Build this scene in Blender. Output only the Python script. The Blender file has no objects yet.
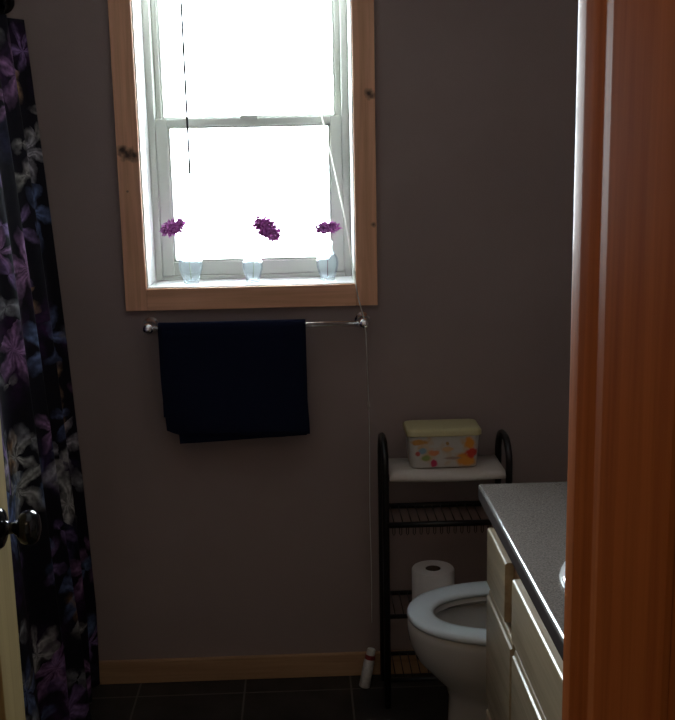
import bpy, bmesh, math, random
from mathutils import Vector, Matrix, noise
random.seed(7)
S = bpy.context.scene
COL = S.collection
PI = math.pi

# ------------------------------------------------------------------ materials
def new_mat(name):
    m = bpy.data.materials.new(name); m.use_nodes = True
    nt = m.node_tree; b = nt.nodes['Principled BSDF']
    return m, nt, b

def plain(name, col, rough=.5, metal=0., spec=.5, bump=0., bscale=200., coat=0., var=0., vscale=8.):
    m, nt, b = new_mat(name)
    b.inputs['Base Color'].default_value = (*col, 1)
    b.inputs['Roughness'].default_value = rough
    b.inputs['Metallic'].default_value = metal
    b.inputs['Specular IOR Level'].default_value = spec
    b.inputs['Coat Weight'].default_value = coat
    tc = nt.nodes.new('ShaderNodeTexCoord')
    if bump:
        n = nt.nodes.new('ShaderNodeTexNoise'); n.inputs['Scale'].default_value = bscale
        n.inputs['Detail'].default_value = 4
        nt.links.new(tc.outputs['Object'], n.inputs['Vector'])
        bp = nt.nodes.new('ShaderNodeBump'); bp.inputs['Strength'].default_value = bump
        bp.inputs['Distance'].default_value = .002
        nt.links.new(n.outputs['Fac'], bp.inputs['Height']); nt.links.new(bp.outputs['Normal'], b.inputs['Normal'])
    if var:
        n = nt.nodes.new('ShaderNodeTexNoise'); n.inputs['Scale'].default_value = vscale
        nt.links.new(tc.outputs['Object'], n.inputs['Vector'])
        r = nt.nodes.new('ShaderNodeValToRGB')
        r.color_ramp.elements[0].position = .3; r.color_ramp.elements[1].position = .7
        r.color_ramp.elements[0].color = (*[c*(1-var) for c in col], 1)
        r.color_ramp.elements[1].color = (*[min(1, c*(1+var)) for c in col], 1)
        nt.links.new(n.outputs['Fac'], r.inputs['Fac']); nt.links.new(r.outputs['Color'], b.inputs['Base Color'])
    return m

def wood(name, dark, light, axis=2, rough=.4, coat=0., knots=(), knot_col=(.03, .012, .006), scale=1., knot_r=.012):
    """pine: long grain along axis, growth lines across it, optional knots at given object-space points"""
    m, nt, b = new_mat(name); N = nt.nodes; L = nt.links
    b.inputs['Roughness'].default_value = rough
    b.inputs['Coat Weight'].default_value = coat; b.inputs['Coat Roughness'].default_value = .12
    tc = N.new('ShaderNodeTexCoord'); mp = N.new('ShaderNodeMapping')
    sc = [26*scale]*3; sc[axis] = 1.3*scale
    mp.inputs['Scale'].default_value = sc
    L.new(tc.outputs['Object'], mp.inputs['Vector'])
    n1 = N.new('ShaderNodeTexNoise'); n1.inputs['Scale'].default_value = 1.6; n1.inputs['Detail'].default_value = 5
    n1.inputs['Distortion'].default_value = .6
    L.new(mp.outputs['Vector'], n1.inputs['Vector'])
    mp2 = N.new('ShaderNodeMapping'); sc2 = [160]*3; sc2[axis] = 5; mp2.inputs['Scale'].default_value = sc2
    L.new(tc.outputs['Object'], mp2.inputs['Vector'])
    n2 = N.new('ShaderNodeTexNoise'); n2.inputs['Scale'].default_value = 1.; n2.inputs['Detail'].default_value = 3
    L.new(mp2.outputs['Vector'], n2.inputs['Vector'])
    mx = N.new('ShaderNodeMath'); mx.operation = 'MULTIPLY_ADD'; mx.inputs[1].default_value = .35
    L.new(n2.outputs['Fac'], mx.inputs[0]); 
    ms = N.new('ShaderNodeMath'); ms.operation = 'MULTIPLY'; ms.inputs[1].default_value = .75
    L.new(n1.outputs['Fac'], ms.inputs[0]); L.new(ms.outputs[0], mx.inputs[2])
    r = N.new('ShaderNodeValToRGB'); e = r.color_ramp.elements
    e[0].position = .36; e[0].color = (*dark, 1); e[1].position = .66; e[1].color = (*light, 1)
    L.new(mx.outputs[0], r.inputs['Fac'])
    out = r.outputs['Color']
    nd = N.new('ShaderNodeTexNoise'); nd.inputs['Scale'].default_value = 60; nd.inputs['Detail'].default_value = 3
    L.new(tc.outputs['Object'], nd.inputs['Vector'])
    for k in knots:
        v = N.new('ShaderNodeVectorMath'); v.operation = 'DISTANCE'
        v.inputs[1].default_value = k[:3]; L.new(tc.outputs['Object'], v.inputs[0])
        rr = k[3] if len(k) > 3 else knot_r
        a = N.new('ShaderNodeMath'); a.operation = 'MULTIPLY_ADD'; a.inputs[1].default_value = rr*1.6
        L.new(nd.outputs['Fac'], a.inputs[0]); L.new(v.outputs['Value'], a.inputs[2])
        mr = N.new('ShaderNodeMapRange'); mr.inputs['From Min'].default_value = rr*1.0
        mr.inputs['From Max'].default_value = rr*2.0; mr.inputs['To Min'].default_value = .95; mr.inputs['To Max'].default_value = 0
        L.new(a.outputs[0], mr.inputs['Value'])
        mix = N.new('ShaderNodeMixRGB'); L.new(mr.outputs['Result'], mix.inputs['Fac']); L.new(out, mix.inputs['Color1'])
        mix.inputs['Color2'].default_value = (*knot_col, 1); out = mix.outputs['Color']
    L.new(out, b.inputs['Base Color'])
    bp = N.new('ShaderNodeBump'); bp.inputs['Strength'].default_value = .12; bp.inputs['Distance'].default_value = .001
    L.new(mx.outputs[0], bp.inputs['Height']); L.new(bp.outputs['Normal'], b.inputs['Normal'])
    return m

M_wall = plain('taupe wall paint', (.335, .258, .24), .62, bump=.25, bscale=260, var=.04, vscale=3, spec=.3)
M_ceil = plain('white ceiling paint', (.86, .85, .83), .8, bump=.2, bscale=150)
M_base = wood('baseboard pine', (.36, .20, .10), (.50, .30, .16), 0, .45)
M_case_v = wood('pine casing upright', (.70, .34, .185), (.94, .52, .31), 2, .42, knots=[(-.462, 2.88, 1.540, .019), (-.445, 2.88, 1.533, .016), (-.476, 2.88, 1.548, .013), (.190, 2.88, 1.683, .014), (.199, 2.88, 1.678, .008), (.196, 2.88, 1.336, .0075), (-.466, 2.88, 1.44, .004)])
M_case_h = wood('pine casing level', (.70, .34, .185), (.94, .52, .31), 0, .42)
M_jamb = wood('varnished jamb pine', (.42, .115, .028), (.60, .185, .048), 2, .5, coat=.10, scale=.8)
M_jamb.node_tree.nodes['Principled BSDF'].inputs['Specular IOR Level'].default_value = .08
M_door = wood('yellow door pine', (.33, .24, .10), (.41, .31, .14), 2, .5)
M_doorp = wood('orange door panel pine', (.34, .15, .04), (.44, .21, .07), 2, .5)
M_cab = wood('cabinet oak', (.32, .24, .145), (.48, .39, .26), 1, .4, coat=.3, scale=.8)
M_cabv = wood('cabinet oak upright', (.26, .13, .065), (.36, .19, .10), 2, .45)
M_vinyl = plain('white window vinyl', (.60, .61, .55), .35)
M_liner = plain('white window liner', (.86, .86, .84), .4)
M_chrome = plain('polished chrome', (.97, .97, .98), .2, 1)
M_steel = plain('black painted steel tube', (.008, .007, .007), .38, .0, bump=.05, bscale=400)
M_porc = plain('white porcelain', (.70, .69, .67), .12, coat=.5)
M_seat = plain('glossy white seat plastic', (.80, .90, .95), .2, coat=.3)
M_water = plain('bowl water', (.05, .07, .065), .05)
M_knob = plain('oil dark bronze', (.012, .012, .014), .16, .6, spec=.8)
M_paper = plain('white tissue paper', (.78, .75, .73), .9, bump=.4, bscale=120)
M_core = plain('brown cardboard core', (.10, .07, .05), .9)
M_shelf = plain('cream shelf board', (.62, .56, .50), .5)
M_lid = plain('pale yellow plastic lid', (.60, .53, .28), .38)
M_bottle = plain('white bottle plastic', (.62, .60, .58), .4, var=.15, vscale=90)
M_red = plain('red cap plastic', (.28, .03, .03), .4)
M_cord = plain('off white cord', (.80, .78, .74), .6)
_n = M_cord.node_tree; _t = _n.nodes.new('ShaderNodeBsdfTranslucent'); _t.inputs[0].default_value = (.85, .84, .80, 1); _m = _n.nodes.new('ShaderNodeMixShader'); _m.inputs[0].default_value = .6
_n.links.new(_n.nodes['Principled BSDF'].outputs[0], _m.inputs[1]); _n.links.new(_t.outputs[0], _m.inputs[2]); _n.links.new(_m.outputs[0], _n.nodes['Material Output'].inputs[0])
M_cord2 = plain('cord knob plastic', (.62, .56, .5), .5)
M_wand = plain('smoky clear wand plastic', (.012, .012, .012), .6, spec=.1)
M_stem = plain('green flower stem', (.35, .42, .22), .6)
M_stick = plain('brown flower stem', (.22, .10, .12), .6)
M_tub_in = plain('basin enamel', (.8, .8, .8), .1, coat=.6)

def floral_purple():
    m, nt, b = new_mat('purple petals'); N = nt.nodes; L = nt.links
    tc = N.new('ShaderNodeTexCoord'); n = N.new('ShaderNodeTexNoise'); n.inputs['Scale'].default_value = 120
    L.new(tc.outputs['Object'], n.inputs['Vector'])
    r = N.new('ShaderNodeValToRGB'); e = r.color_ramp.elements
    e[0].position = .35; e[0].color = (.30, .05, .26, 1); e[1].position = .65; e[1].color = (.66, .28, .62, 1)
    L.new(n.outputs['Fac'], r.inputs['Fac']); L.new(r.outputs['Color'], b.inputs['Base Color'])
    b.inputs['Roughness'].default_value = .7
    tr = N.new('ShaderNodeBsdfTranslucent'); L.new(r.outputs['Color'], tr.inputs['Color'])
    mx = N.new('ShaderNodeMixShader'); mx.inputs[0].default_value = .5
    out = nt.nodes['Material Output']
    L.new(b.outputs[0], mx.inputs[1]); L.new(tr.outputs[0], mx.inputs[2]); L.new(mx.outputs[0], out.inputs[0])
    return m
M_petal = floral_purple()

def pane_mat():
    m, nt, b = new_mat('clear window glass'); N = nt.nodes; L = nt.links; N.remove(b)
    t = N.new('ShaderNodeBsdfTransparent'); t.inputs[0].default_value = (.97, .98, .97, 1)
    g = N.new('ShaderNodeBsdfGlossy'); g.inputs['Roughness'].default_value = .02
    f = N.new('ShaderNodeFresnel'); f.inputs[0].default_value = 1.45
    mx = N.new('ShaderNodeMixShader'); L.new(f.outputs[0], mx.inputs[0]); L.new(t.outputs[0], mx.inputs[1]); L.new(g.outputs[0], mx.inputs[2])
    L.new(mx.outputs[0], N['Material Output'].inputs[0]); return m
M_pane = pane_mat()
def vase_mat():
    m, nt, b = new_mat('clear vase glass'); N = nt.nodes; L = nt.links; N.remove(b)
    t = N.new('ShaderNodeBsdfTransparent'); t.inputs[0].default_value = (.95, .98, 1, 1)
    g = N.new('ShaderNodeBsdfGlass'); g.inputs['Roughness'].default_value = .03; g.inputs['IOR'].default_value = 1.2; g.inputs[0].default_value = (.95, .985, 1, 1)
    mx = N.new('ShaderNodeMixShader'); mx.inputs[0].default_value = .35
    L.new(t.outputs[0], mx.inputs[1]); L.new(g.outputs[0], mx.inputs[2])
    tl = N.new('ShaderNodeBsdfTranslucent'); tl.inputs[0].default_value = (.9, .96, 1, 1)
    m2 = N.new('ShaderNodeMixShader'); m2.inputs[0].default_value = .012; L.new(mx.outputs[0], m2.inputs[1]); L.new(tl.outputs[0], m2.inputs[2])
    L.new(m2.outputs[0], N['Material Output'].inputs[0]); return m
M_vase = vase_mat()

def towel_mat():
    m = plain('navy terry cloth', (.007, .010, .027), 1., bump=1., bscale=420, spec=.1)
    b = m.node_tree.nodes['Principled BSDF']
    b.inputs['Sheen Weight'].default_value = .35; b.inputs['Sheen Tint'].default_value = (.06, .07, .18, 1)
    b.inputs['Sheen Roughness'].default_value = .5
    return m
M_towel = towel_mat()

def counter_mat():
    m, nt, b = new_mat('grey speckled laminate'); N = nt.nodes; L = nt.links
    tc = N.new('ShaderNodeTexCoord')
    n = N.new('ShaderNodeTexNoise'); n.inputs['Scale'].default_value = 330; n.inputs['Detail'].default_value = 3
    L.new(tc.outputs['Object'], n.inputs['Vector'])
    r = N.new('ShaderNodeValToRGB'); e = r.color_ramp.elements
    e[0].position = .34; e[0].color = (.105, .09, .08, 1); e[1].position = .66; e[1].color = (.22, .195, .175, 1)
    L.new(n.outputs['Fac'], r.inputs['Fac']); L.new(r.outputs['Color'], b.inputs['Base Color'])
    b.inputs['Roughness'].default_value = .27; b.inputs['Specular IOR Level'].default_value = .6
    bp = N.new('ShaderNodeBump'); bp.inputs['Strength'].default_value = .25; bp.inputs['Distance'].default_value = .0006
    L.new(n.outputs['Fac'], bp.inputs['Height']); L.new(bp.outputs['Normal'], b.inputs['Normal'])
    return m
M_counter = counter_mat()

def tile_mat():
    m, nt, b = new_mat('dark slate floor tile'); N = nt.nodes; L = nt.links
    tc = N.new('ShaderNodeTexCoord'); mp = N.new('ShaderNodeMapping')
    mp.inputs['Location'].default_value = (.201+.0, -.02, 0)
    L.new(tc.outputs['Object'], mp.inputs['Vector'])
    br = N.new('ShaderNodeTexBrick'); br.offset = 0; br.inputs['Scale'].default_value = 1
    br.inputs['Brick Width'].default_value = .31; br.inputs['Row Height'].default_value = .31
    br.inputs['Mortar Size'].default_value = .003; br.inputs['Mortar Smooth'].default_value = .2
    L.new(mp.outputs['Vector'], br.inputs['Vector'])
    n = N.new('ShaderNodeTexNoise'); n.inputs['Scale'].default_value = 9; n.inputs['Detail'].default_value = 7
    L.new(tc.outputs['Object'], n.inputs['Vector'])
    r = N.new('ShaderNodeValToRGB'); e = r.color_ramp.elements
    e[0].position = .35; e[0].color = (.014, .013, .012, 1); e[1].position = .7; e[1].color = (.038, .034, .031, 1)
    L.new(n.outputs['Fac'], r.inputs['Fac'])
    mx = N.new('ShaderNodeMixRGB'); L.new(br.outputs['Fac'], mx.inputs['Fac']); L.new(r.outputs['Color'], mx.inputs['Color1'])
    mx.inputs['Color2'].default_value = (.11, .10, .09, 1); L.new(mx.outputs['Color'], b.inputs['Base Color'])
    b.inputs['Roughness'].default_value = .5
    bp = N.new('ShaderNodeBump'); bp.inputs['Strength'].default_value = .4; bp.inputs['Distance'].default_value = .003
    ma = N.new('ShaderNodeMath'); ma.operation = 'SUBTRACT'; L.new(n.outputs['Fac'], ma.inputs[0]); L.new(br.outputs['Fac'], ma.inputs[1])
    L.new(ma.outputs[0], bp.inputs['Height']); L.new(bp.outputs['Normal'], b.inputs['Normal'])
    return m
M_tile = tile_mat()

def curtain_mat():
    """near-black cloth printed with scattered flowers and leaves, in cloth (UV) coordinates, metres"""
    m, nt, b = new_mat('floral curtain print'); N = nt.nodes; L = nt.links
    def math_(op, a, b_=None, c=None):
        n = N.new('ShaderNodeMath'); n.operation = op
        for i, v in enumerate((a, b_, c)):
            if v is None: continue
            if isinstance(v, (int, float)): n.inputs[i].default_value = v
            else: L.new(v, n.inputs[i])
        return n.outputs[0]
    uv = N.new('ShaderNodeUVMap')
    nz = N.new('ShaderNodeTexNoise'); nz.inputs['Scale'].default_value = 16; nz.inputs['Detail'].default_value = 4
    L.new(uv.outputs[0], nz.inputs['Vector'])
    def layer(scale, seed, petals, size, ramp, thresh, amount=.72):
        mp = N.new('ShaderNodeMapping'); mp.inputs['Location'].default_value = (seed*.37, seed*.71, 0)
        L.new(uv.outputs[0], mp.inputs['Vector'])
        off = N.new('ShaderNodeVectorMath'); off.operation = 'MULTIPLY_ADD'
        L.new(nz.outputs['Color'], off.inputs[0]); off.inputs[1].default_value = (.055,)*3; L.new(mp.outputs[0], off.inputs[2])
        v = N.new('ShaderNodeTexVoronoi'); v.voronoi_dimensions = '2D'; v.inputs['Scale'].default_value = scale
        v.inputs['Randomness'].default_value = .85
        L.new(off.outputs[0], v.inputs['Vector'])
        sb = N.new('ShaderNodeVectorMath'); sb.operation = 'SUBTRACT'
        L.new(off.outputs[0], sb.inputs[0]); L.new(v.outputs['Position'], sb.inputs[1])
        sp = N.new('ShaderNodeSeparateXYZ'); L.new(sb.outputs[0], sp.inputs[0])
        sc = N.new('ShaderNodeSeparateColor'); L.new(v.outputs['Color'], sc.inputs[0])
        ang = math_('ARCTAN2', sp.outputs[1], sp.outputs[0])
        ph = math_('MULTIPLY', sc.outputs[0], 6.28)
        pet = math_('COSINE', math_('MULTIPLY_ADD', ang, petals, ph))
        rad = math_('MULTIPLY', math_('MULTIPLY_ADD', pet, .3, .7), math_('MULTIPLY_ADD', sc.outputs[1], size*.5, size*.6))
        d = v.outputs['Distance']
        ln = N.new('ShaderNodeVectorMath'); ln.operation = 'LENGTH'; L.new(sb.outputs[0], ln.inputs[0])
        t = math_('DIVIDE', ln.outputs['Value'], rad)
        mr = N.new('ShaderNodeMapRange'); mr.inputs['From Min'].default_value = .5; mr.inputs['From Max'].default_value = 1.15
        mr.inputs['To Min'].default_value = 1; mr.inputs['To Max'].default_value = 0; L.new(t, mr.inputs['Value'])
        on = math_('GREATER_THAN', sc.outputs[2], thresh)
        vein = math_('MULTIPLY_ADD', math_('COSINE', math_('MULTIPLY', ang, petals*3)), .25, .7)
        fine = N.new('ShaderNodeTexNoise'); fine.inputs['Scale'].default_value = 60; L.new(uv.outputs[0], fine.inputs['Vector'])
        f2 = math_('MULTIPLY_ADD', fine.outputs['Fac'], 1.1, -.05)
        fac = math_('MULTIPLY', math_('MULTIPLY', mr.outputs['Result'], on), math_('MULTIPLY', vein, math_('MULTIPLY', f2, amount*1.7)))
        cr = N.new('ShaderNodeValToRGB'); cr.color_ramp.interpolation = 'CONSTANT'
        while len(cr.color_ramp.elements) < len(ramp): cr.color_ramp.elements.new(.5)
        for i, c in enumerate(ramp):
            cr.color_ramp.elements[i].position = i/len(ramp); cr.color_ramp.elements[i].color = (*c, 1)
        L.new(sc.outputs[0], cr.inputs['Fac'])
        # the heart of each flower is paler or darker than its petals
        return math_('MINIMUM', fac, 1.), cr.outputs['Color']
    base = (.010, .009, .014, 1)
    cur = None
    for scale, seed, petals, size, ramp, th in [
            (4.2, 3.0, 3, .15, [(.05, .025, .09), (.04, .04, .09), (.06, .02, .08), (.04, .04, .07)], .2),
            (6.0, 2.6, 5, .105, [(.42, .26, .58), (.66, .62, .68), (.22, .30, .58), (.50, .26, .52), (.74, .72, .68)], .12),
            (9.0, 5.3, 2, .065, [(.56, .53, .50), (.20, .30, .55), (.50, .30, .16), (.36, .22, .52), (.42, .42, .45)], .35)]:
        f, c = layer(scale, seed, petals, size, ramp, th)
        mx = N.new('ShaderNodeMixRGB'); L.new(f, mx.inputs['Fac'])
        if cur is None: mx.inputs['Color1'].default_value = base
        else: L.new(cur, mx.inputs['Color1'])
        L.new(c, mx.inputs['Color2']); cur = mx.outputs['Color']
    L.new(cur, b.inputs['Base Color']); b.inputs['Roughness'].default_value = .8
    b.inputs['Specular IOR Level'].default_value = .12
    return m
M_curtain = curtain_mat()

def tub_mat():
    """white carton print: orange, red, blue and magenta blots like cut-paper flowers"""
    m, nt, b = new_mat('printed wipes tub'); N = nt.nodes; L = nt.links
    b.inputs['Roughness'].default_value = .4
    tc = N.new('ShaderNodeTexCoord')
    nz = N.new('ShaderNodeTexNoise'); nz.inputs['Scale'].default_value = 45; nz.inputs['Detail'].default_value = 2
    L.new(tc.outputs['Object'], nz.inputs['Vector'])
    nz2 = N.new('ShaderNodeTexNoise'); nz2.inputs['Scale'].default_value = 30; nz2.inputs['Detail'].default_value = 2
    L.new(tc.outputs['Object'], nz2.inputs['Vector'])
    r = N.new('ShaderNodeValToRGB'); e = r.color_ramp.elements
    e[0].position = .5; e[0].color = (.62, .60, .55, 1); e[1].position = .72; e[1].color = (.62, .42, .22, 1)
    L.new(nz2.outputs['Fac'], r.inputs['Fac'])
    out = r.outputs['Color']
    # (x, z, radius x, radius z, colour) in tub coordinates, front face
    for x, z, rx, rz, c in [(-.068, .073, .024, .008, (.62, .30, .07)), (-.060, .048, .011, .008, (.25, .40, .52)),
                            (-.072, .040, .007, .008, (.55, .10, .08)), (-.050, .028, .014, .008, (.28, .36, .10)),
                            (-.028, .042, .013, .008, (.75, .28, .12)), (-.028, .013, .008, .011, (.60, .02, .10)),
                            (.012, .052, .015, .007, (.72, .45, .22)), (.008, .068, .005, .006, (.45, .25, .08)),
                            (.070, .064, .016, .018, (.78, .30, .03)), (.058, .020, .024, .020, (.80, .33, .04)),
                            (.074, .041, .017, .014, (.70, .04, .02)), (.020, .026, .024, .004, (.40, .30, .25))]:
        mp = N.new('ShaderNodeMapping'); mp.vector_type = 'POINT'
        mp.inputs['Scale'].default_value = (1/rx, 0, 1/rz); mp.inputs['Location'].default_value = (-x/rx, 0, -z/rz)
        L.new(tc.outputs['Object'], mp.inputs['Vector'])
        ln = N.new('ShaderNodeVectorMath'); ln.operation = 'LENGTH'; L.new(mp.outputs[0], ln.inputs[0])
        a = N.new('ShaderNodeMath'); a.operation = 'MULTIPLY_ADD'; a.inputs[1].default_value = 1.4
        L.new(nz.outputs['Fac'], a.inputs[0]); L.new(ln.outputs['Value'], a.inputs[2])
        mr = N.new('ShaderNodeMapRange'); mr.inputs['From Min'].default_value = 1.45; mr.inputs['From Max'].default_value = 1.9
        mr.inputs['To Min'].default_value = 1; mr.inputs['To Max'].default_value = 0; L.new(a.outputs[0], mr.inputs['Value'])
        mx = N.new('ShaderNodeMixRGB'); L.new(mr.outputs[0], mx.inputs[0]); L.new(out, mx.inputs[1]); mx.inputs[2].default_value = (*c, 1)
        out = mx.outputs[0]
    L.new(out, b.inputs['Base Color'])
    return m
M_tub = tub_mat()

# ------------------------------------------------------------------ mesh helpers
def link(name, bm, mat, parent=None, smooth=False):
    me = bpy.data.meshes.new(name)
    bmesh.ops.recalc_face_normals(bm, faces=bm.faces[:])
    bm.to_mesh(me); bm.free()
    if smooth:
        for p in me.polygons: p.use_smooth = True
    o = bpy.data.objects.new(name, me); COL.objects.link(o)
    if mat: me.materials.append(mat)
    if parent: o.parent = parent
    return o
def smooth_angle(o, deg=35):
    me = o.data
    for p in me.polygons: p.use_smooth = True
    bm = bmesh.new(); bm.from_mesh(me)
    for e in bm.edges:
        if len(e.link_faces) == 2 and e.calc_face_angle(0) > math.radians(deg): e.smooth = False
    bm.to_mesh(me); bm.free(); return o
def empty(name, loc=(0, 0, 0)):
    o = bpy.data.objects.new(name, None); COL.objects.link(o); o.location = loc; o.empty_display_size = .05; return o
def tag(o, label, cat, group=None):
    o['label'] = label; o['category'] = cat
    if group: o['group'] = group
    return o
def struct(o): o['kind'] = 'structure'; return o

def box(bm, x0, x1, y0, y1, z0, z1, bev=0., seg=2):
    t = bmesh.new()
    bmesh.ops.create_cube(t, size=1)
    for v in t.verts:
        v.co = Vector(((x0+x1)/2+v.co.x*(x1-x0), (y0+y1)/2+v.co.y*(y1-y0), (z0+z1)/2+v.co.z*(z1-z0)))
    if bev: bmesh.ops.bevel(t, geom=t.edges[:], offset=bev, segments=seg, profile=.5, affect='EDGES')
    me = bpy.data.meshes.new('t'); t.to_mesh(me); t.free(); bm.from_mesh(me); bpy.data.meshes.remove(me); return bm
def bx(*a, **k): return box(bmesh.new(), *a, **k)
def tube(bm, pts, r, n=12, cap=True):
    pts = [Vector(p) for p in pts]; rings = []
    up = None
    for i, p in enumerate(pts):
        d = (pts[min(i+1, len(pts)-1)]-pts[max(i-1, 0)]).normalized()
        if up is None:
            up = Vector((0, 0, 1)) if abs(d.z) < .9 else Vector((1, 0, 0))
        u = (up-d*up.dot(d)).normalized(); w = d.cross(u); up = u
        rr = r[i] if isinstance(r, (list, tuple)) else r
        rings.append([bm.verts.new(p+rr*(math.cos(2*PI*k/n)*u+math.sin(2*PI*k/n)*w)) for k in range(n)])
    for a, b in zip(rings, rings[1:]):
        for k in range(n): bm.faces.new((a[k], a[(k+1) % n], b[(k+1) % n], b[k]))
    if cap: bm.faces.new(rings[0][::-1]); bm.faces.new(rings[-1])
    return bm
def lathe(bm, prof, n=32, origin=(0, 0, 0), axis=(0, 0, 1), close=False):
    """profile of (radius, height) round an axis"""
    q = Vector((0, 0, 1)).rotation_difference(Vector(axis).normalized()); o = Vector(origin); rings = []
    for r, h in prof:
        if r < 1e-6: rings.append([bm.verts.new(o+q@Vector((0, 0, h)))])
        else: rings.append([bm.verts.new(o+q@Vector((r*math.cos(2*PI*k/n), r*math.sin(2*PI*k/n), h))) for k in range(n)])
    prs = list(zip(rings, rings[1:]))
    if close: prs.append((rings[-1], rings[0]))
    for a, b in prs:
        for k in range(n):
            k2 = (k+1) % n
            if len(a) == 1 and len(b) == 1: continue
            if len(a) == 1: bm.faces.new((a[0], b[k2], b[k]))
            elif len(b) == 1: bm.faces.new((a[k], a[k2], b[0]))
            else: bm.faces.new((a[k], a[k2], b[k2], b[k]))
    return bm
def loft(bm, rings, cap0=True, cap1=True, close=False):
    R_ = [[bm.verts.new(p) for p in r] for r in rings]; n = len(R_[0])
    prs = list(zip(R_, R_[1:]))
    if close: prs.append((R_[-1], R_[0]))
    for a, b in prs:
        for k in range(n): bm.faces.new((a[k], a[(k+1) % n], b[(k+1) % n], b[k]))
    if not close:
        if cap0: bm.faces.new(R_[0][::-1])
        if cap1: bm.faces.new(R_[-1])
    return bm
def arc(c, r, a0, a1, n, plane):
    out = []
    for i in range(n+1):
        a = math.radians(a0+(a1-a0)*i/n); u, v = r*math.cos(a), r*math.sin(a)
        out.append(tuple(c[j]+{'xz': (u, 0, v), 'yz': (0, u, v), 'xy': (u, v, 0)}[plane][j] for j in range(3)))
    return out

# ------------------------------------------------------------------ room shell
WB = 2.90      # back wall face
XL, XR = -1.45, .93
YF0, YF1 = .745, .875     # partition with the doorway
ZC = 2.42
WX0, WX1, WZ0, WZ1 = -.443, .158, 1.16, 2.07    # rough window opening
bm = bmesh.new()
for a in [(XL-.1, WX0, 0, ZC), (WX1, XR+.1, 0, ZC), (WX0, WX1, 0, WZ0), (WX0, WX1, WZ1, ZC)]:
    box(bm, a[0], a[1], WB, WB+.18, a[2], a[3])
struct(link('wall_back', bm, M_wall))
struct(link('wall_left', bx(XL-.1, XL, YF0, WB, 0, ZC), plain('white bounce surround', (.85, .84, .82), .35)))  # unseen behind the curtain; white surround added to bounce daylight up the back wall
struct(link('wall_right', bx(XR, XR+.1, YF0, WB, 0, ZC), M_wall))
DX0, DX1, DZ = -.5135, .2668, 2.05
bm = bmesh.new()
for a in [(-1.9, DX0, 0, ZC), (DX1, 1.9, 0, ZC), (DX0, DX1, DZ, ZC)]:
    box(bm, a[0], a[1], YF0, YF1, a[2], a[3])
struct(link('wall_front', bm, M_wall))
bm = bmesh.new()
box(bm, -1.9, 1.9, -1.4, -1.3, 0, ZC); box(bm, -2.0, -1.9, -1.4, YF1, 0, ZC); box(bm, 1.9, 2.0, -1.4, YF1, 0, ZC)
struct(link('wall_hall', bm, plain('cream hall paint', (.62, .55, .45), .7, bump=.2)))
struct(link('floor', bx(-2.0, 2.0, -1.4, WB+.18, -.06, 0), M_tile))
struct(link('ceiling', bx(-2.0, 2.0, -1.4, WB+.18, ZC, ZC+.06), M_ceil))
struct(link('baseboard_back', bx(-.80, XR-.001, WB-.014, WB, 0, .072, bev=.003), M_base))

# ------------------------------------------------------------------ window_1
win = struct(empty('window_1', (0, 0, 0)))
IX0, IX1, IZ0, IZ1 = -.426, .142, 1.177, 2.05
CW = .0595
link('casing_side', bx(IX0-.004-CW, IX0-.004, WB-.019, WB, IZ0-CW-.004, IZ1+CW, bev=.002), M_case_v, win)
link('casing_side', bx(IX1+.004, IX1+.004+CW, WB-.019, WB, IZ0-CW-.004, IZ1+CW, bev=.002), M_case_v, win)
link('casing_bottom', bx(IX0-.004, IX1+.004, WB-.0185, WB, IZ0-CW-.004, IZ0-.003, bev=.002), M_case_h, win)
link('casing_top', bx(IX0-.004, IX1+.004, WB-.0185, WB, IZ1+.004, IZ1+CW, bev=.002), M_case_h, win)
bm = bmesh.new()
YG = 3.05
box(bm, WX0, IX0, WB-.008, YG+.07, IZ0-.015, IZ1+.015); box(bm, IX1, WX1, WB-.008, YG+.07, IZ0-.015, IZ1+.015)
box(bm, IX0, IX1, WB-.008, YG+.07, IZ1, WZ1); box(bm, IX0, IX1, WB-.008, YG+.07, WZ0, IZ0)
link('window_liner', bm, M_liner, win)
bm = bmesh.new()      # vinyl frame with its step
fy = .02
box(bm, IX0, IX0+fy, YG, YG+.07, IZ0, IZ1, bev=.002); box(bm, IX1-fy, IX1, YG, YG+.07, IZ0, IZ1, bev=.002)
box(bm, IX0+fy, IX1-fy, YG, YG+.07, IZ0, IZ0+.012, bev=.002); box(bm, IX0+fy, IX1-fy, YG, YG+.07, IZ1-.02, IZ1, bev=.002)
link('window_frame', bm, M_vinyl, win)
def sash(x0, x1, z0, z1, y0, y1, st, bot, top):
    bm = bmesh.new()
    box(bm, x0, x0+st, y0, y1, z0, z1, bev=.003); box(bm, x1-st, x1, y0, y1, z0, z1, bev=.003)
    box(bm, x0+st-.001, x1-st+.001, y0+.001, y1-.001, z0, z0+bot, bev=.003); box(bm, x0+st-.001, x1-st+.001, y0+.001, y1-.001, z1-top, z1, bev=.003)
    # glazing bead
    g = .006
    for a in [(x0+st-.001, x0+st+g, z0+bot-.001, z1-top+.001), (x1-st-g, x1-st+.001, z0+bot-.001, z1-top+.001), (x0+st, x1-st, z0+bot-.001, z0+bot+g), (x0+st, x1-st, z1-top-g, z1-top+.001)]:
        box(bm, a[0], a[1], y0+.008, y1-.008, a[2], a[3])
    s = link('sash', bm, M_vinyl, win)
    link('pane', bx(x0+st, x1-st, (y0+y1)/2-.002, (y0+y1)/2+.002, z0+bot, z1-top), M_pane, s)
    return s
sl = sash(IX0+fy, IX1-fy, IZ0+.012, 1.634, YG+.004, YG+.032, .034, .040, .022)
su = sash(IX0+fy, IX1-fy, 1.612, IZ1-.02, YG+.036, YG+.064, .016, .022, .022)
bm = bmesh.new()
box(bm, -.165, -.115, YG-.004, YG+.006, 1.628, 1.640, bev=.003)
link('sash_lock', bm, M_vinyl, sl)

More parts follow.
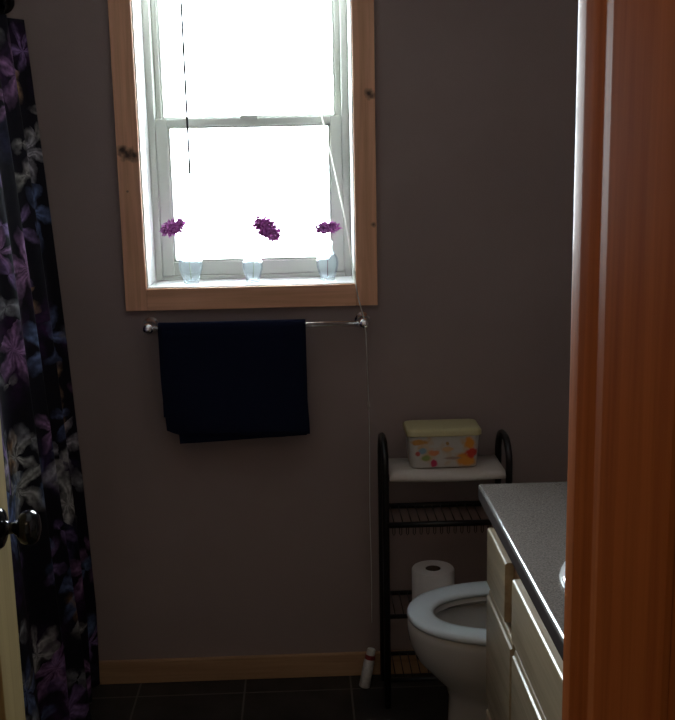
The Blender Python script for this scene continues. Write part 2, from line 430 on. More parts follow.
# ------------------------------------------------------------------ blind (raised, above the picture's edge) with its wand and cord
bl = tag(empty('window_blind', (0, 2.965, 2.05)), 'raised white window blind with hanging tilt wand and long white pull cord', 'blind')
def loc(o, p): o.location = p; return o
def child(name, bm, mat, parent, smooth=False):
    """mesh written in room coordinates, kept under its parent's own origin"""
    bmesh.ops.translate(bm, verts=bm.verts[:], vec=-Vector(parent.location))
    return link(name, bm, mat, parent, smooth)
child('headrail', bx(IX0+.004, IX1-.004, 2.945, 2.985, 2.018, 2.049, bev=.002), M_liner, bl)
bm = bmesh.new()
for k in range(9): box(bm, IX0+.006, IX1-.006, 2.944, 2.986, 1.968+k*.0055, 1.970+k*.0055)
child('slats', bm, M_liner, bl)
bm = bmesh.new(); tube(bm, [(-.304, 2.945, 2.03), (-.3045, 2.935, 1.98), (-.302, 2.935, 1.50)], .0031, 8); tube(bm, [(-.302, 2.935, 1.502), (-.3018, 2.935, 1.480)], .0038, 8)
child('tilt_wand', bm, M_wand, bl, True)
pts = [(.045, 2.945, 2.03), (.0455, 2.93, 1.98)]
for p in [(.060, 2.925, 1.640), (.094, 2.905, 1.48), (.119, 2.89, 1.353), (.139, 2.872, 1.21), (.150, 2.862, 1.14), (.163, 2.822, 1.086), (.1675, 2.815, 1.045), (.1705, 2.83, .96), (.1735, 2.84, .85)]: pts.append(p)
for i in range(1, 12): pts.append((.1735+.001*math.sin(i*.9), 2.84, .85-i*.06))
bm = bmesh.new(); tube(bm, pts, [.0021]*6+[.0017]*3+[.0013]*(len(pts)-9), 6); child('pull_cord', bm, M_cord, bl, True)
bm = bmesh.new(); lathe(bm, [(0, -.012), (.003, -.012), (.0042, -.004), (.003, .006), (.0012, .010), (0, .010)], 12, (.1735, 2.84, .845)); child('cord_knob', bm, M_cord2, bl, True)

# ------------------------------------------------------------------ vases and purple flowers
def vase():
    pr_o = [(0, .0), (.019, 0), (.0205, .002), (.021, .006), (.026, .022), (.0310, .040), (.0320, .052), (.0295, .066), (.022, .079), (.0150, .087), (.0130, .094), (.0145, .103), (.0185, .111)]
    pr_i = [(.0173, .1115), (.0132, .103), (.0117, .094), (.0136, .0865), (.0207, .078), (.0281, .066), (.0306, .052), (.0296, .040), (.0246, .022), (.0190, .009), (.015, .007), (0, .0065)]
    bm = bmesh.new(); lathe(bm, pr_o+pr_i, 40); return bm
v0 = link('vase', vase(), M_vase, None, True)
spots = [(-.3135, 2.952, 'small clear glass vase on the sill under the left purple flower'),
         (-.1405, 2.952, 'small clear glass vase in the middle of the window sill'),
         (.0700, 2.955, 'small clear glass vase at the right end of the sill, beside the pull cord')]
for i, (x, y, lab) in enumerate(spots):
    o = v0 if i == 0 else v0.copy()
    if i: COL.objects.link(o)
    o.scale = [(1.06,)*3, (.90,)*3, (.98,)*3][i]
    o.location = (x, y, IZ0+.0005); tag(o, lab, 'vase', 'glass vases on the window sill')
def flower(base, tip, head_c, ax, ra, rb, rc, n, label, seed, stemmat=M_stem):
    rnd = random.Random(seed)
    f = tag(empty('purple_flower', base), label, 'flower', 'purple flowers in glass vases')
    b0 = Vector(base); c = Vector(head_c); mid = (b0+Vector(tip))/2
    bm = bmesh.new(); tube(bm, [b0, (b0*2+Vector(tip))/3, Vector(tip), Vector(tip).lerp(c, .6)], [.0011, .001, .0009, .0008], 6)
    child('stem', bm, stemmat, f, True)
    A = Vector(ax).normalized(); Bv = A.cross(Vector((0, 1, 0))).normalized(); Cv = A.cross(Bv)
    bm = bmesh.new()
    for k in range(n):
        u = rnd.uniform(-1, 1); th = rnd.uniform(0, 2*PI); s = math.sqrt(1-u*u)
        nrm = (A*u+Bv*s*math.cos(th)+Cv*s*math.sin(th))
        rr = rnd.uniform(.55, .95)
        p = c+(A*u*ra+Bv*s*math.cos(th)*rb+Cv*s*math.sin(th)*rc)*rr
        d = (nrm+Vector([rnd.uniform(-.5, .5) for _ in range(3)])+A*.2).normalized()
        ln = rnd.uniform(.005, .0115); w = rnd.uniform(.0017, .0032)
        t = d.orthogonal().normalized(); t2 = d.cross(t)
        lathe(bm, [(0, -.002), (w, .0005), (w*.9, ln*.45), (0, ln)], 5, p, d)
    # solid heart so the bloom is dense
    t = bmesh.new(); bmesh.ops.create_icosphere(t, subdivisions=2, radius=1)
    for v in t.verts:
        q = v.co*(1+.25*noise.noise(v.co*2.5+Vector((seed, 0, 0))))
        v.co = c+A*q.x*ra*.72+Bv*q.y*rb*.72+Cv*q.z*rc*.72
    me = bpy.data.meshes.new('t'); t.to_mesh(me); t.free(); bm.from_mesh(me); bpy.data.meshes.remove(me)
    child('flower_head', bm, M_petal, f)
    return f
zt = IZ0+.012
flower((-.3135, 2.952, zt), (-.322, 2.952, 1.31), (-.3555, 2.952, 1.337), (1, 0, .42), .037, .020, .022, 260, 'purple flower drooping left over the sill, leftmost bloom in the window', 1)
flower((-.1405, 2.952, zt), (-.128, 2.952, 1.315), (-.0965, 2.950, 1.327), (1, 0, -.82), .048, .026, .026, 480, 'largest purple flower, leaning right above the middle glass vase', 2)
flower((.0700, 2.955, zt), (.0715, 2.955, 1.300), (.0715, 2.955, 1.326), (1, .1, .08), .037, .0145, .020, 230, 'flat purple flower in the right glass vase beside the cord', 5, M_stick)

# ------------------------------------------------------------------ towel rail and towel
rail = tag(empty('towel_rail', (-.13, WB, 1.072)), 'chrome towel rail with round brackets on the wall below the window', 'towel rail')
BZ, BY = 1.072, 2.830
bm = bmesh.new(); tube(bm, [(-.424, BY, BZ), (.163, BY, BZ)], .0078, 20); child('bar', bm, M_chrome, rail, True)
for x in (-.424, .163):
    bm = bmesh.new()
    lathe(bm, [(0, 0), (.024, 0), (.024, .004), (.021, .008), (.013, .012), (.0105, .022), (.0105, .052), (.014, .057), (.0155, .066), (.0155, .076), (.012, .084), (.006, .088), (0, .0885)], 32, (x, WB-.0002, BZ), (0, -1, 0))
    child('bracket', bm, M_chrome, rail, True)

def towel():
    """a bath towel folded lengthwise, draped over the bar; two layers hang in front"""
    bm = bmesh.new()
    def sheet(r, zf, zb, x0, x1, th, seed, left_cut=0.):
        nx, prof = 34, []
        def path(u, zbot_f, zbot_b):
            # u 0 (front bottom) .. 1 (back bottom)
            Lf, Lb, La = BZ-zbot_f, BZ-zbot_b, PI*r
            s = u*(Lf+La+Lb)
            if s < Lf: return (-r, zbot_f+s)
            if s < Lf+La:
                a = (s-Lf)/r; return (-r*math.cos(a), BZ+r*math.sin(a))
            return (r, BZ-(s-Lf-La))
        ny = 60
        grids = []
        for side in (0, 1):
            g = []
            for i in range(nx+1):
                t = i/nx; col = []
                fz = zf[0]+(zf[1]-zf[0])*t + (left_cut*(max(0, .12-t)/.12)**1.5)
                for j in range(ny+1):
                    u = j/ny
                    y, z = path(u, fz, zb)
                    y += BY
                    fall = max(0, min(1, (BZ-z)/.28))
                    front = 1 if u < .5 else -1
                    xx = x0+(x1-x0)*t
                    xx += fall*(.004*math.sin(z*17+seed)+.007*(1-t))*(1 if front > 0 else 0)
                    wv = .005*noise.noise(Vector((xx*9, z*2.5, seed)))+.0025*noise.noise(Vector((xx*22, z*6, seed+5)))
                    y -= front*max(0, (wv+.003)*fall)
                    off = th*(1 if side else 0)
                    # move the outer side outward
                    if u < .5: y -= off*(1 if z < BZ else .7)
                    else: y += off*.6
                    if z > BZ: z += off*.9
                    col.append(bm.verts.new((xx, y, z)))
                g.append(col)
            grids.append(g)
        a, b = grids
        for i in range(nx):
            for j in range(ny):
                bm.faces.new((a[i][j], a[i+1][j], a[i+1][j+1], a[i][j+1])); bm.faces.new((b[i][j], b[i][j+1], b[i+1][j+1], b[i+1][j]))
        for i in range(nx):
            bm.faces.new((a[i][0], b[i][0], b[i+1][0], a[i+1][0])); bm.faces.new((a[i][ny], a[i+1][ny], b[i+1][ny], b[i][ny]))
        for j in range(ny):
            bm.faces.new((a[0][j], a[0][j+1], b[0][j+1], b[0][j])); bm.faces.new((a[nx][j], b[nx][j], b[nx][j+1], a[nx][j+1]))
    sheet(.0085, (.750, .766), .80, -.358, .001, .003, 3.)
    sheet(.0125, (.775, .770), .82, -.396, .004, .004, 1., .015)
    return bm
tw = link('bath_towel', towel(), M_towel, None, True)
tag(tw, 'dark navy bath towel folded over the left part of the chrome rail', 'towel')

# ------------------------------------------------------------------ black wire rack
RX0, RX1, RY0, RY1 = .207, .541, 2.700, 2.858
rack = tag(empty('storage_rack', ((RX0+RX1)/2, (RY0+RY1)/2, 0)), 'black tubular metal shelf rack against the wall behind the toilet', 'rack')
for x in (RX0, RX1):
    r = (RY1-RY0)/2
    pts = [(x, RY0, 0.0), (x, RY0, .40), (x, RY0, .68)]
    # rounded top: quarter turns joined by a short bar
    k = .062
    pts += arc((x, RY0+k, .698), k, 180, 90, 8, 'yz')
    pts += arc((x, RY1-k, .698), k, 90, 0, 8, 'yz')
    pts += [(x, RY1, .68), (x, RY1, .40), (x, RY1, 0.0)]
    bm = bmesh.new(); tube(bm, pts, .0095, 14); child('side_frame', bm, M_steel, rack, True)
def shelf_wire(z, name, slats=True, r=.0065):
    bm = bmesh.new()
    tube(bm, [(RX0, RY0, z), (RX1, RY0, z)], r, 10); tube(bm, [(RX0, RY1, z), (RX1, RY1, z)], r, 10)
    if slats:
        for i in range(1, 14):
            x = RX0+(RX1-RX0)*i/14
            tube(bm, [(x, RY0, z), (x, RY1, z)], .0015, 6)
    child(name, bm, M_steel, rack, True)
for y in (RY0, RY1):
    bm = bmesh.new(); tube(bm, [(RX0, y, .668), (RX1, y, .668)], .0065, 10); child('shelf_support', bm, M_steel, rack, True)
shelf_wire(.537, 'wire_shelf', r=.0085); shelf_wire(.272, 'wire_shelf'); shelf_wire(.082, 'wire_shelf')
# hanging loops of the basket edge below the second shelf
bm = bmesh.new()
for i in range(1, 18):
    x = RX0+(RX1-RX0)*i/18
    tube(bm, [(x, RY0, .532), (x, RY0+.001, .512), (x+.003, RY0+.001, .507), (x+.006, RY0+.001, .512), (x+.006, RY0, .532)], .0012, 6)
child('scalloped_edge', bm, M_steel, rack, True)
def board():
    bm = bmesh.new(); nx = 24; rows = []; z00 = .679
    x0, x1, y0, y1 = RX0+.011, RX1-.011, RY0-.010, RY1-.004
    for z_of in (0, 1):
        g = []
        for i in range(nx+1):
            t = i/nx; x = x0+(x1-x0)*t; sag = -.0045*math.sin(PI*t)
            g.append([bm.verts.new((x, y, z00+sag+(.0 if z_of else -.0)+d)) for y, d in
                      ([(y0, -.016), (y0-.002, -.008), (y0, -.001), (y0+.006, .004), (y1-.004, .004), (y1, 0)] if z_of else
                       [(y0+.003, -.016), (y0+.003, -.009), (y0+.004, -.0045), (y0+.006, -.002), (y1-.004, -.002), (y1-.001, -.0022)])])
        rows.append(g)
    a, b = rows; m_ = len(a[0])
    for i in range(nx):
        for j in range(m_-1):
            bm.faces.new((b[i][j], b[i+1][j], b[i+1][j+1], b[i][j+1])); bm.faces.new((a[i][j], a[i][j+1], a[i+1][j+1], a[i+1][j]))
        bm.faces.new((a[i][0], a[i+1][0], b[i+1][0], b[i][0])); bm.faces.new((a[i][-1], b[i][-1], b[i+1][-1], a[i+1][-1]))
    for i in (0, nx):
        for j in range(m_-1): bm.faces.new((a[i][j], b[i][j], b[i][j+1], a[i][j+1]))
    return bm
bm = board(); c_ = child('top_shelf', bm, M_shelf, rack, True); c_['label'] = 'cream white top shelf with a turned-down front edge'

# wipes tub on the top shelf
TX, TY, TZ = .3710, 2.790, .6835
tubo = tag(empty('wipes_tub', (TX, TY, TZ)), 'pale yellow-lidded plastic tub with orange and red printed sides on the rack', 'tub')
def rrect(hx, hy, r, z, n=6):
    out = []
    for cx, cy, a0 in ((hx-r, hy-r, 0), (-hx+r, hy-r, 90), (-hx+r, -hy+r, 180), (hx-r, -hy+r, 270)):
        for i in range(n+1):
            a = math.radians(a0+90*i/n); out.append((cx+r*math.cos(a), cy+r*math.sin(a), z))
    return out
bm = bmesh.new()
loft(bm, [rrect(.088, .048, .014, 0), rrect(.091, .050, .016, .003), rrect(.097, .055, .018, .092)])
smooth_angle(link('tub_body', bm, M_tub, tubo), 50)
bm = bmesh.new()
loft(bm, [rrect(.1005, .0585, .02, .089), rrect(.1030, .061, .020, .091), rrect(.103, .061, .020, .102), rrect(.100, .058, .019, .107), rrect(.094, .052, .017, .109), rrect(.060, .030, .015, .110)])
smooth_angle(link('tub_lid', bm, M_lid, tubo), 50)

# toilet rolls on the wire shelf
def tp(loc_):
    e = tag(empty('toilet_roll', loc_), 'white toilet paper roll standing on the rack behind the toilet seat', 'toilet roll')
    bm = bmesh.new()
    lathe(bm, [(.021, 0), (.057, 0), (.0598, .003), (.0600, .10), (.0575, .104), (.023, .104), (.021, .102)], 40, close=True)
    smooth_angle(link('paper', bm, M_paper, e), 40)
    bm = bmesh.new(); lathe(bm, [(.0205, .0005), (.0212, .0005), (.0212, .1025), (.0205, .1025)], 32, close=True); link('cardboard_core', bm, M_core, e)
    return e
tp((.3445, 2.778, .2745))

# ------------------------------------------------------------------ small bottle leaning by the baseboard
bo = tag(empty('small_bottle', (.150, 2.846, .0012)), 'small white bottle with red-banded cap tilted beside the foot of the black rack', 'bottle')
bm = bmesh.new(); lathe(bm, [(0, 0), (.0145, 0), (.0160, .002), (.0158, .078), (.013, .084), (.0, .084)], 28); smooth_angle(link('bottle_body', bm, M_bottle, bo), 40)
bm = bmesh.new(); lathe(bm, [(0, .0842), (.0145, .0842), (.0150, .086), (.0150, .097), (0, .097)], 24); smooth_angle(link('cap_band', bm, M_red, bo), 40)
bm = bmesh.new(); lathe(bm, [(0, .0972), (.0128, .0972), (.0125, .112), (.011, .1145), (0, .1145)], 24); smooth_angle(link('cap', bm, M_bottle, bo), 40)
bo.rotation_euler = (math.radians(-6), math.radians(12), 0)
bo.location = (.147, 2.812, .0048)

# ------------------------------------------------------------------ toilet (faces left, tank on the right wall)
TYC = 2.415
toi = tag(empty('toilet', (.50, TYC, 0)), 'white toilet with open seat ring beyond the vanity', 'toilet')
def egg(tip, back, hw, z, n=48, sq=1.0, yc=TYC):
    """outline with a rounder front at the low-x tip and a squarer back"""
    out = []; mx = tip+(back-tip)*.56
    for k in range(n):
        a = 2*PI*k/n; c, s = math.cos(a), math.sin(a)
        if c < 0: x = mx+c*(mx-tip)
        else: x = mx+(abs(c)**.8)*(back-mx)
        y = math.copysign(abs(s)**(.92 if c < 0 else .85), s)*hw
        out.append((x, yc+y, z))
    return out
# bowl outside + rim + inside, one vessel
rings = [egg(.320, .82, .110, 0), egg(.322, .82, .108, .02), egg(.333, .80, .098, .06), egg(.337, .78, .098, .14), egg(.338, .76, .108, .19), egg(.326, .74, .122, .225),
         egg(.290, .725, .141, .262), egg(.255, .72, .160, .303), egg(.240, .715, .170, .343), egg(.2355, .71, .174, .375), egg(.2365, .71, .173, .392), egg(.243, .705, .168, .3985),
         egg(.296, .645, .118, .3985), egg(.300, .64, .114, .388), egg(.278, .66, .134, .372), egg(.276, .66, .134, .345), egg(.295, .64, .115, .28), egg(.330, .60, .088, .215), egg(.38, .565, .060, .17), egg(.42, .53, .035, .15)]
bm = bmesh.new(); loft(bm, rings); smooth_angle(child('bowl', bm, M_porc, toi), 45)
bm = bmesh.new(); loft(bm, [egg(.326, .612, .094, .228), egg(.327, .611, .093, .2285)]); child('water', bm, M_water, toi)
def seat_ring(t0, b0, h0, t1, b1, h1, z):
    def mixr(f, dz): return egg(t0+(t1-t0)*f, b0+(b1-b0)*f, h0+(h1-h0)*f, z+dz)
    prof = [(0, .005), (.015, .010), (.06, .0145), (.16, .0170), (.35, .0185), (.62, .0185), (.86, .0155), (.97, .011), (1, .006), (.97, .001), (.5, 0), (.04, 0)]
    bm = bmesh.new(); loft(bm, [mixr(f, dz) for f, dz in prof], close=True); return bm
child('toilet_seat', seat_ring(.2345, .700, .180, .302, .640, .109, .4015), M_seat, toi, True)
# raised lid
bm = bmesh.new()
L0 = [egg(.0, .43, .175, 0), egg(-.002, .432, .178, .006), egg(.0, .43, .175, .014), egg(.03, .40, .14, .018)]
loft(bm, L0)
for v in bm.verts:
    x, y, z = v.co; hgt = .43-x     # tip ends on top
    v.co = Vector((.690+z+hgt*.10, y, .418+hgt*.99))
child('toilet_lid', bm, M_seat, toi, True)
for s in (-1, 1):
    bm = bmesh.new(); tube(bm, [(.690, TYC+s*.07-.02, .425), (.690, TYC+s*.07+.02, .425)], .011, 12)
    child('lid_hinge', bm, M_seat, toi, True)
child('tank', bx(.770, .920, TYC-.21, TYC+.21, .392, .730, bev=.018, seg=3), M_porc, toi)
child('tank_lid', bx(.762, .926, TYC-.218, TYC+.218, .731, .762, bev=.010, seg=3), M_porc, toi)
bm = bmesh.new(); tube(bm, [(.760, TYC-.15, .68), (.752, TYC-.15, .68), (.750, TYC-.09, .677)], .006, 10); child('flush_lever', bm, M_chrome, toi, True)
child('bowl_deck', bx(.660, .900, TYC-.115, TYC+.115, .26, .391, bev=.02, seg=3), M_porc, toi)

# ------------------------------------------------------------------ vanity cabinet, worktop, basin
VX = .3935; VY0, VY1 = .985, 2.105
van = tag(empty('vanity_cabinet', (.65, 1.54, 0)), 'pale oak vanity cabinet of drawers and doors under the grey counter', 'cabinet')
bm = bmesh.new()
for a in [(VX, VX+.018, VY0, VY1, .10, .7995), (.913, .925, VY0, VY1, .10, .7995), (VX+.018, .913, VY0, VY0+.018, .10, .7995), (VX+.018, .913, VY1-.018, VY1, .10, .7995),
          (VX+.018, .913, VY0+.018, VY1-.018, .10, .118), (VX+.06, .925, VY0, VY1-.01, 0, .10)]: box(bm, *a)
child('cabinet_body', bm, M_cabv, van)
def front(name, y0, y1, z0, z1, pull=False):
    bm = bmesh.new()
    t0, t1 = VX-.0005, .3760
    if pull:   # top edge routed in a step that serves as a finger pull
        pr = [(t0, z0), (t1+.0015, z0), (t1, z0+.0015), (t1, z1-.0150), (t1+.001, z1-.0130), (t1+.0045, z1-.0115), (t1+.0055, z1-.0035), (t1+.007, z1-.001), (t1+.0095, z1), (t0, z1)]
    else:
        pr = [(t0, z0), (t1+.0015, z0), (t1, z0+.0015), (t1, z1-.0045), (t1+.0012, z1-.0018), (t1+.0040, z1-.0003), (t1+.006, z1), (t0, z1)]
    loft(bm, [[(x, y, z) for x, z in pr] for y in (y0, y1)])
    return child(name, bm, M_cab, van)
front('drawer', 1.905, 2.101, .622, .745); front('drawer', 1.848, 2.101, .350, .606, True); front('drawer', 1.848, 2.101, .115, .338, True)
front('false_front', 1.004, 1.836, .618, .741)
front('cabinet_door', 1.420, 1.830, .115, .602, True); front('cabinet_door', 1.004, 1.414, .115, .602, True)

SX, SY, SA, SB = .604, 1.568, .165, .150   # basin hole
def counter():
    bm = bmesh.new()
    CX0, CX1, CY0, CY1, Z1, Z0 = .3585, .926, .96, 2.112, .840, .800
    # front edge profile rounded (post-formed), swept along Y, cut by an oval hole in the top plane
    n = 64
    hole = [(SX+SA*math.cos(2*PI*k/n), SY+SB*math.sin(2*PI*k/n)) for k in range(n)]
    def outer(inset):
        x0, x1, y0, y1 = CX0+inset, CX1, CY0, CY1-inset
        out = []
        for k in range(n):
            a = 2*PI*k/n; dx, dy = math.cos(a), math.sin(a)
            tx = ((x1 if dx > 0 else x0)-SX)/dx if abs(dx) > 1e-9 else 1e9
            ty = ((y1 if dy > 0 else y0)-SY)/dy if abs(dy) > 1e-9 else 1e9
            t = min(tx, ty); out.append([SX+dx*t, SY+dy*t])
        for cx, cy in ((x0, y0), (x0, y1), (x1, y0), (x1, y1)):
            k = min(range(n), key=lambda i: (out[i][0]-cx)**2+(out[i][1]-cy)**2); out[k] = [cx, cy]
        return out
    R_ = .010; rings = []
    rings.append([(x, y, Z0) for x, y in hole])
    rings.append([(x, y, Z0) for x, y in outer(R_)])
    for i in range(7):
        a = PI/2*i/6; rings.append([(x, y, Z0+R_-R_*math.cos(a)) for x, y in outer(R_*(1-math.sin(a)))])
    R_ = .007
    for i in range(7):
        a = PI/2*i/6; rings.append([(x, y, Z1-R_+R_*math.sin(a)) for x, y in outer(R_*(1-math.cos(a)))])
    rings.append([(x, y, Z1) for x, y in hole])
    loft(bm, rings, close=True)
    return bm
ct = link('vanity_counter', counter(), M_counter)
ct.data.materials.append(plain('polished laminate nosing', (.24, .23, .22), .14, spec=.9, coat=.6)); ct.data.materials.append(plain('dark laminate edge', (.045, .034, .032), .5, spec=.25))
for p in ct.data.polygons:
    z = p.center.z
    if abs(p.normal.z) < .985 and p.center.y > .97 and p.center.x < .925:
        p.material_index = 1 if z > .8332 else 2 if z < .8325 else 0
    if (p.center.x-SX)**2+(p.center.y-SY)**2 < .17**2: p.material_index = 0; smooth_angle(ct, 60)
tag(ct, 'grey speckled counter top with rounded front edge on the oak vanity', 'counter')
# basin
bas = tag(empty('wash_basin', (SX, SY, .84)), 'white oval wash basin set into the grey counter', 'sink')
def oval(a, b, z, n=56): return [(SX+a*math.cos(2*PI*k/n), SY+b*math.sin(2*PI*k/n), z) for k in range(n)]
rx, ry = .200, .185
bm = bmesh.new()
loft(bm, [oval(rx, ry, .8405), oval(rx+.002, ry+.002, .844), oval(rx-.002, ry-.002, .850), oval(rx-.012, ry-.012, .854), oval(rx-.032, ry-.032, .853), oval(rx-.042, ry-.042, .846),
          oval(rx-.050, ry-.05, .82), oval(rx-.07, ry-.07, .76), oval(rx-.12, ry-.11, .71), oval(.03, .03, .70), oval(.02, .02, .695),
          oval(.035, .035, .685), oval(rx-.11, ry-.10, .70), oval(rx-.06, ry-.06, .755), oval(rx-.041, ry-.041, .82), oval(rx-.039, ry-.039, .8403)], close=True)
child('basin_bowl', bm, M_tub_in, bas, True)
bm = bmesh.new(); lathe(bm, [(0, 0), (.022, 0), (.022, .004), (.0, .006)], 24, (SX, SY, .6985)); child('drain', bm, M_chrome, bas, True)
fa = tag(empty('faucet', (.868, SY, .84)), 'chrome tap behind the oval basin on the counter', 'faucet')
bm = bmesh.new(); lathe(bm, [(0, 0.0005), (.026, .0005), (.026, .006), (.018, .012), (.016, .08), (0, .085)], 24, (.880, SY, .84))
tube(bm, [(.880, SY, .91), (.84, SY, .945), (.78, SY, .945), (.755, SY, .925)], .010, 12); child('spout', bm, M_chrome, fa, True)
bm = bmesh.new(); tube(bm, [(.880, SY, .92), (.883, SY, .96), (.86, SY, .985)], .007, 10); child('tap_handle', bm, M_chrome, fa, True)

# ------------------------------------------------------------------ doorway: right jamb with stop, left jamb, door leaf
def jamb_prof(side):
    """plan outline (x away from the opening is +) of the jamb board, its long stop and the room-side edge"""
    out = []
    def rnd_(cx, cy, r, a0, a1, n=8):
        for i in range(n+1):
            a = math.radians(a0+(a1-a0)*i/n); out.append((cx+r*math.cos(a), cy+r*math.sin(a)))
    return out, rnd_
def jamb(sgn, xf, name):
    bm = bmesh.new()
    P, rnd_ = jamb_prof(sgn)
    r = .0025
    P.append((xf+.034, .90)); rnd_(xf+r, .90-r, r, 90, 180, 6)      # far edge
    for q in [(0, .896), (0, .8735), (.0003, .8718), (.0066, .8412), (.0070, .8398), (.0072, .8375), (.0072, .8225), (.0075, .8207), (.0290, .7195)]:
        P.append((xf+q[0], q[1]))
    P.append((xf+.034, .7195))
    bot = [bm.verts.new((sgn*x if sgn > 0 else x_mirror(x, xf), y, 0)) for x, y in P]
    top = [bm.verts.new((v.co.x, v.co.y, DZ)) for v in bot]
    n = len(P)
    for k in range(n): bm.faces.new((bot[k], bot[(k+1) % n], top[(k+1) % n], top[k]))
    bm.faces.new(bot[::-1]); bm.faces.new(top)
    return bm
DL = -.4795    # opening's left face
def x_mirror(x, xf): return DL-(x-xf)
o = struct(link('trim_1', jamb(1, .2328, ''), M_jamb)); smooth_angle(o, 40)
bm = jamb(-1, .232, '')
o = struct(link('trim_2', bm, M_jamb)); smooth_angle(o, 40)
# hall-side casings and head
struct(link('trim_3', bx(.2665, .332, .718, .7445, 0, DZ+.06, bev=.006, seg=4), M_jamb))
struct(link('trim_4', bx(-.579, -.514, .718, .7445, 0, DZ+.06, bev=.006, seg=4), M_jamb))
struct(link('trim_5', bx(DL-.03, .262, .72, .90, DZ-.02, DZ-.0005, bev=.002), M_jamb))

door = struct(empty('door_1', (-.498, .905, 0)))
# door leaf: opened square into the room, latch edge far from the camera
FX = -.4785; DY0, DY1 = .905, 1.612
bm = bmesh.new(); th = .035
box(bm, FX-th, FX, DY0, DY0+.10, .012, 2.02, bev=.002); box(bm, FX-th, FX, DY1-.105, DY1, .012, 2.02, bev=.002)
for z0, z1 in ((.012, .22), (.93, 1.08), (1.90, 2.02)): box(bm, FX-th, FX, DY0+.10, DY1-.105, z0, z1, bev=.001)
box(bm, FX-th, FX, 1.21, 1.31, .22, 1.90, bev=.001)
child('door_leaf', bm, M_door, door)
for y0, y1 in ((DY0+.10, 1.21), (1.31, DY1-.105)):
    for z0, z1 in ((.22, .93), (1.08, 1.90)):
        bm = bmesh.new()
        for s, xs in ((1, FX-.006), (-1, FX-th+.006)):
            def rc(x, i): return [(x, y0+i, z0+i), (x, y1-i, z0+i), (x, y1-i, z1-i), (x, y0+i, z1-i)]
            loft(bm, [rc(FX-th/2, .0), rc(xs-s*.008, .0), rc(xs-s*.006, .01), rc(xs, .045), rc(xs, .05)])
        child('door_panel', bm, M_doorp, door)
KY, KZ = 1.552, .974
bm = bmesh.new()
lathe(bm, [(0, .0), (.031, 0), (.032, .003), (.029, .007), (.022, .010), (.012, .012), (.0095, .016), (.009, .024), (.014, .030), (.024, .036), (.0275, .044), (.0270, .053), (.021, .060), (.012, .063), (0, .064)], 36, (FX+.0003, KY, KZ), (1, 0, 0))
link_o = child('door_knob', bm, M_knob, door, True)
bm = bmesh.new()
lathe(bm, [(0, .0), (.031, 0), (.032, .003), (.029, .007), (.022, .010), (.012, .012), (.0095, .016), (.009, .024), (.014, .030), (.024, .036), (.0275, .044), (.0270, .053), (.021, .060), (.012, .063), (0, .064)], 36, (FX-th-.0003, KY, KZ), (-1, 0, 0))
child('door_knob', bm, M_knob, door, True)
bm = bmesh.new(); box(bm, FX-th+.006, FX-.006, DY1-.001, DY1+.0015, KZ-.028, KZ+.028, bev=.0005); child('latch_plate', bm, M_knob, door)

# ------------------------------------------------------------------ shower curtain, rod
rod = tag(empty('curtain_rod', (-.79, 1.9, 1.935)), 'dark shower curtain rod running from the back wall above the curtain', 'curtain rod')
bm = bmesh.new(); tube(bm, [(-.765, .88, 1.935), (-.765, WB-.002, 1.935)], .0125, 16); child('rod_tube', bm, M_knob, rod, True)
for y, a in ((WB-.0005, -1), (YF1+.0005, 1)):
    bm = bmesh.new(); lathe(bm, [(0, 0), (.032, 0), (.032, .006), (.02, .012), (.016, .03), (0, .03)], 28, (-.765, y, 1.935), (0, a, 0)); child('rod_flange', bm, M_knob, rod, True)
cur = tag(empty('shower_curtain', (-.70, 2.2, 0)), 'black shower curtain with purple, white and blue flowers, at left', 'curtain')
CY_A, CY_B, CT, CB = 2.868, 1.70, 1.885, .014
def smst(a, b, v):
    t = max(0, min(1, (v-a)/(b-a))); return t*t*(3-2*t)
def fold(s):    # s metres along the line from the back wall towards the door
    far = .016*math.sin(2*PI*s/.125+2.2)+.008*math.sin(2*PI*s/.29+.6)
    near = -.030+.045*math.sin(PI*smst(.42, .86, s)) - .05*smst(.80, .9, s) + .03*math.sin(2*PI*(s-.86)/.3)*smst(.86, .95, s)
    k = smst(.30, .44, s)
    return far*(1-k)+near*k
def curtain():
    bm = bmesh.new(); uvl = bm.loops.layers.uv.new('UVMap'); NS, NZ = 420, 60
    U = []; g = []
    for i in range(NS+1):
        s = (CY_A-CY_B)*i/NS
        col = []
        for j in range(NZ+1):
            t = j/NZ; z = CT+(CB-CT)*t
            xb = -.735+.075*min(1, t*1.15) + .012*math.sin(t*3)
            a = .75+.75*t
            sh = .012*math.sin(3.1*t+s*4)+.02*(t-.4)*math.sin(s*5)
            d = fold(s+sh)*a
            d += .035*t**4*math.exp(-((s-.25)/.09)**2)
            y = CY_A-s+.006*math.sin(2*PI*s/.125+.8)*a*(1 if i > 12 else i/12)*(1-smst(.25, .4, s))
            if i < 20: d = d*(i/20)+.030*(1-i/20)
            col.append(bm.verts.new((xb+d, min(y, CY_A), z)))
        g.append(col)
        U.append(0 if i == 0 else U[-1]+(g[i][30].co-g[i-1][30].co).length)
    for i in range(NS):
        for j in range(NZ):
            f = bm.faces.new((g[i][j], g[i+1][j], g[i+1][j+1], g[i][j+1]))
            for lp, (a, b) in zip(f.loops, ((i, j), (i+1, j), (i+1, j+1), (i, j+1))):
                lp[uvl].uv = (U[a], (CT-CB)*(1-b/NZ))
    return bm
bm = curtain(); c_ = child('curtain_cloth', bm, M_curtain, cur, True)
md = c_.modifiers.new('Solidify', 'SOLIDIFY'); md.thickness = .0012; md.offset = 0
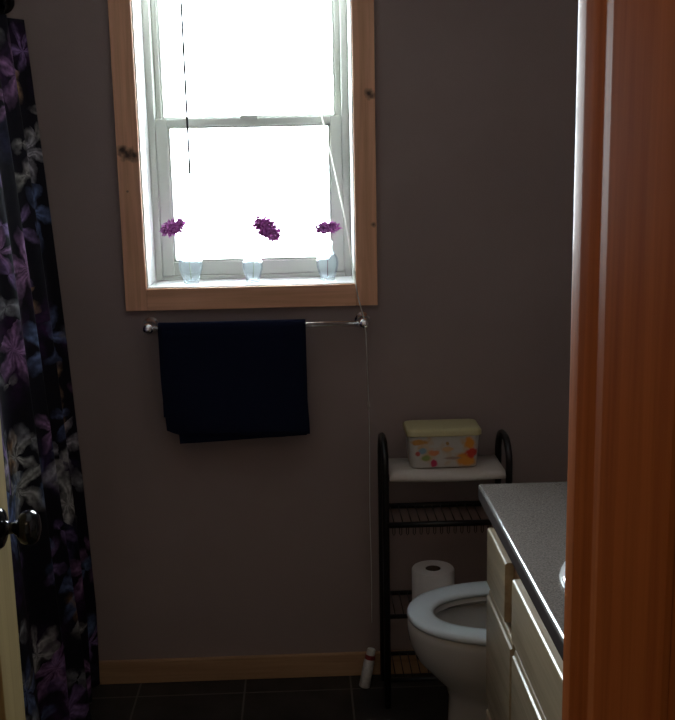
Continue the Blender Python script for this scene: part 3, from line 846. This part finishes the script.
for k in range(8):
    y = 2.835-k*.15
    bm = bmesh.new()
    pts = [(-.765+.026*math.cos(a), y, 1.922+.034*math.sin(a)) for a in [2*PI*i/20 for i in range(20)]]
    rings_ = []
    for i, p in enumerate(pts):
        a = 2*PI*i/20; n_ = Vector((math.cos(a), 0, math.sin(a)))
        rings_.append([Vector(p)+.0022*(math.cos(b)*n_+math.sin(b)*Vector((0, 1, 0))) for b in [2*PI*q/6 for q in range(6)]])
    loft(bm, rings_, close=True); child('curtain_ring', bm, M_knob, cur, True)

# ------------------------------------------------------------------ hall ceiling light (behind the camera)
hl = tag(empty('ceiling_light', (-.30, .12, ZC)), 'round ceiling light of the hall', 'ceiling light')
bm = bmesh.new(); lathe(bm, [(0, 0), (.16, 0), (.16, -.02), (.15, -.025), (0, -.025)], 32, (-.30, .12, ZC-.001)); child('light_base', bm, M_vinyl, hl, True)
m_em, nt, b = new_mat('warm lamp glass'); b.inputs['Emission Color'].default_value = (1, .70, .42, 1); b.inputs['Emission Strength'].default_value = 4.
bm = bmesh.new(); lathe(bm, [(.14, -.027), (.135, -.055), (.09, -.085), (0, -.095)], 32, (-.30, .12, ZC)); child('lamp_shade', bm, m_em, hl, True)

# ------------------------------------------------------------------ daylight
w = bpy.data.worlds.new('daylight'); S.world = w; w.use_nodes = True
bg = w.node_tree.nodes['Background']; bg.inputs['Color'].default_value = (.84, .93, 1, 1); bg.inputs['Strength'].default_value = 18.
pl = bpy.data.lights.new('window_portal', 'AREA'); pl.shape = 'RECTANGLE'; pl.size = .58; pl.size_y = .88; pl.cycles.is_portal = True
po = bpy.data.objects.new('window_portal', pl); COL.objects.link(po); po.location = ((IX0+IX1)/2, 3.13, (IZ0+IZ1)/2); po.rotation_euler = (-PI/2, 0, 0)

# ------------------------------------------------------------------ camera
cam = bpy.data.cameras.new('camera'); co = bpy.data.objects.new('camera', cam); COL.objects.link(co)
f = 1050.; cam.sensor_fit = 'HORIZONTAL'; cam.sensor_width = 36; cam.lens = f*36/675; cam.clip_start = .02
yaw, pit, rol = [math.radians(a) for a in (1.80, 11.15, 1.17)]
fwd = Vector((math.sin(yaw)*math.cos(pit), math.cos(yaw)*math.cos(pit), -math.sin(pit)))
right = Vector((math.cos(yaw), -math.sin(yaw), 0)); down = fwd.cross(right)
r2 = math.cos(rol)*right+math.sin(rol)*down; d2 = -math.sin(rol)*right+math.cos(rol)*down
Mx = Matrix((r2, -d2, -fwd)).transposed().to_4x4(); Mx.translation = Vector((0, 0, 1.53))
co.matrix_world = Mx
cam.dof.use_dof = False
S.camera = co
S.view_settings.view_transform = 'Standard'; S.view_settings.look = 'None'
S.view_settings.gamma = 1; S.view_settings.use_curve_mapping = False; S.view_settings.exposure = 1.25
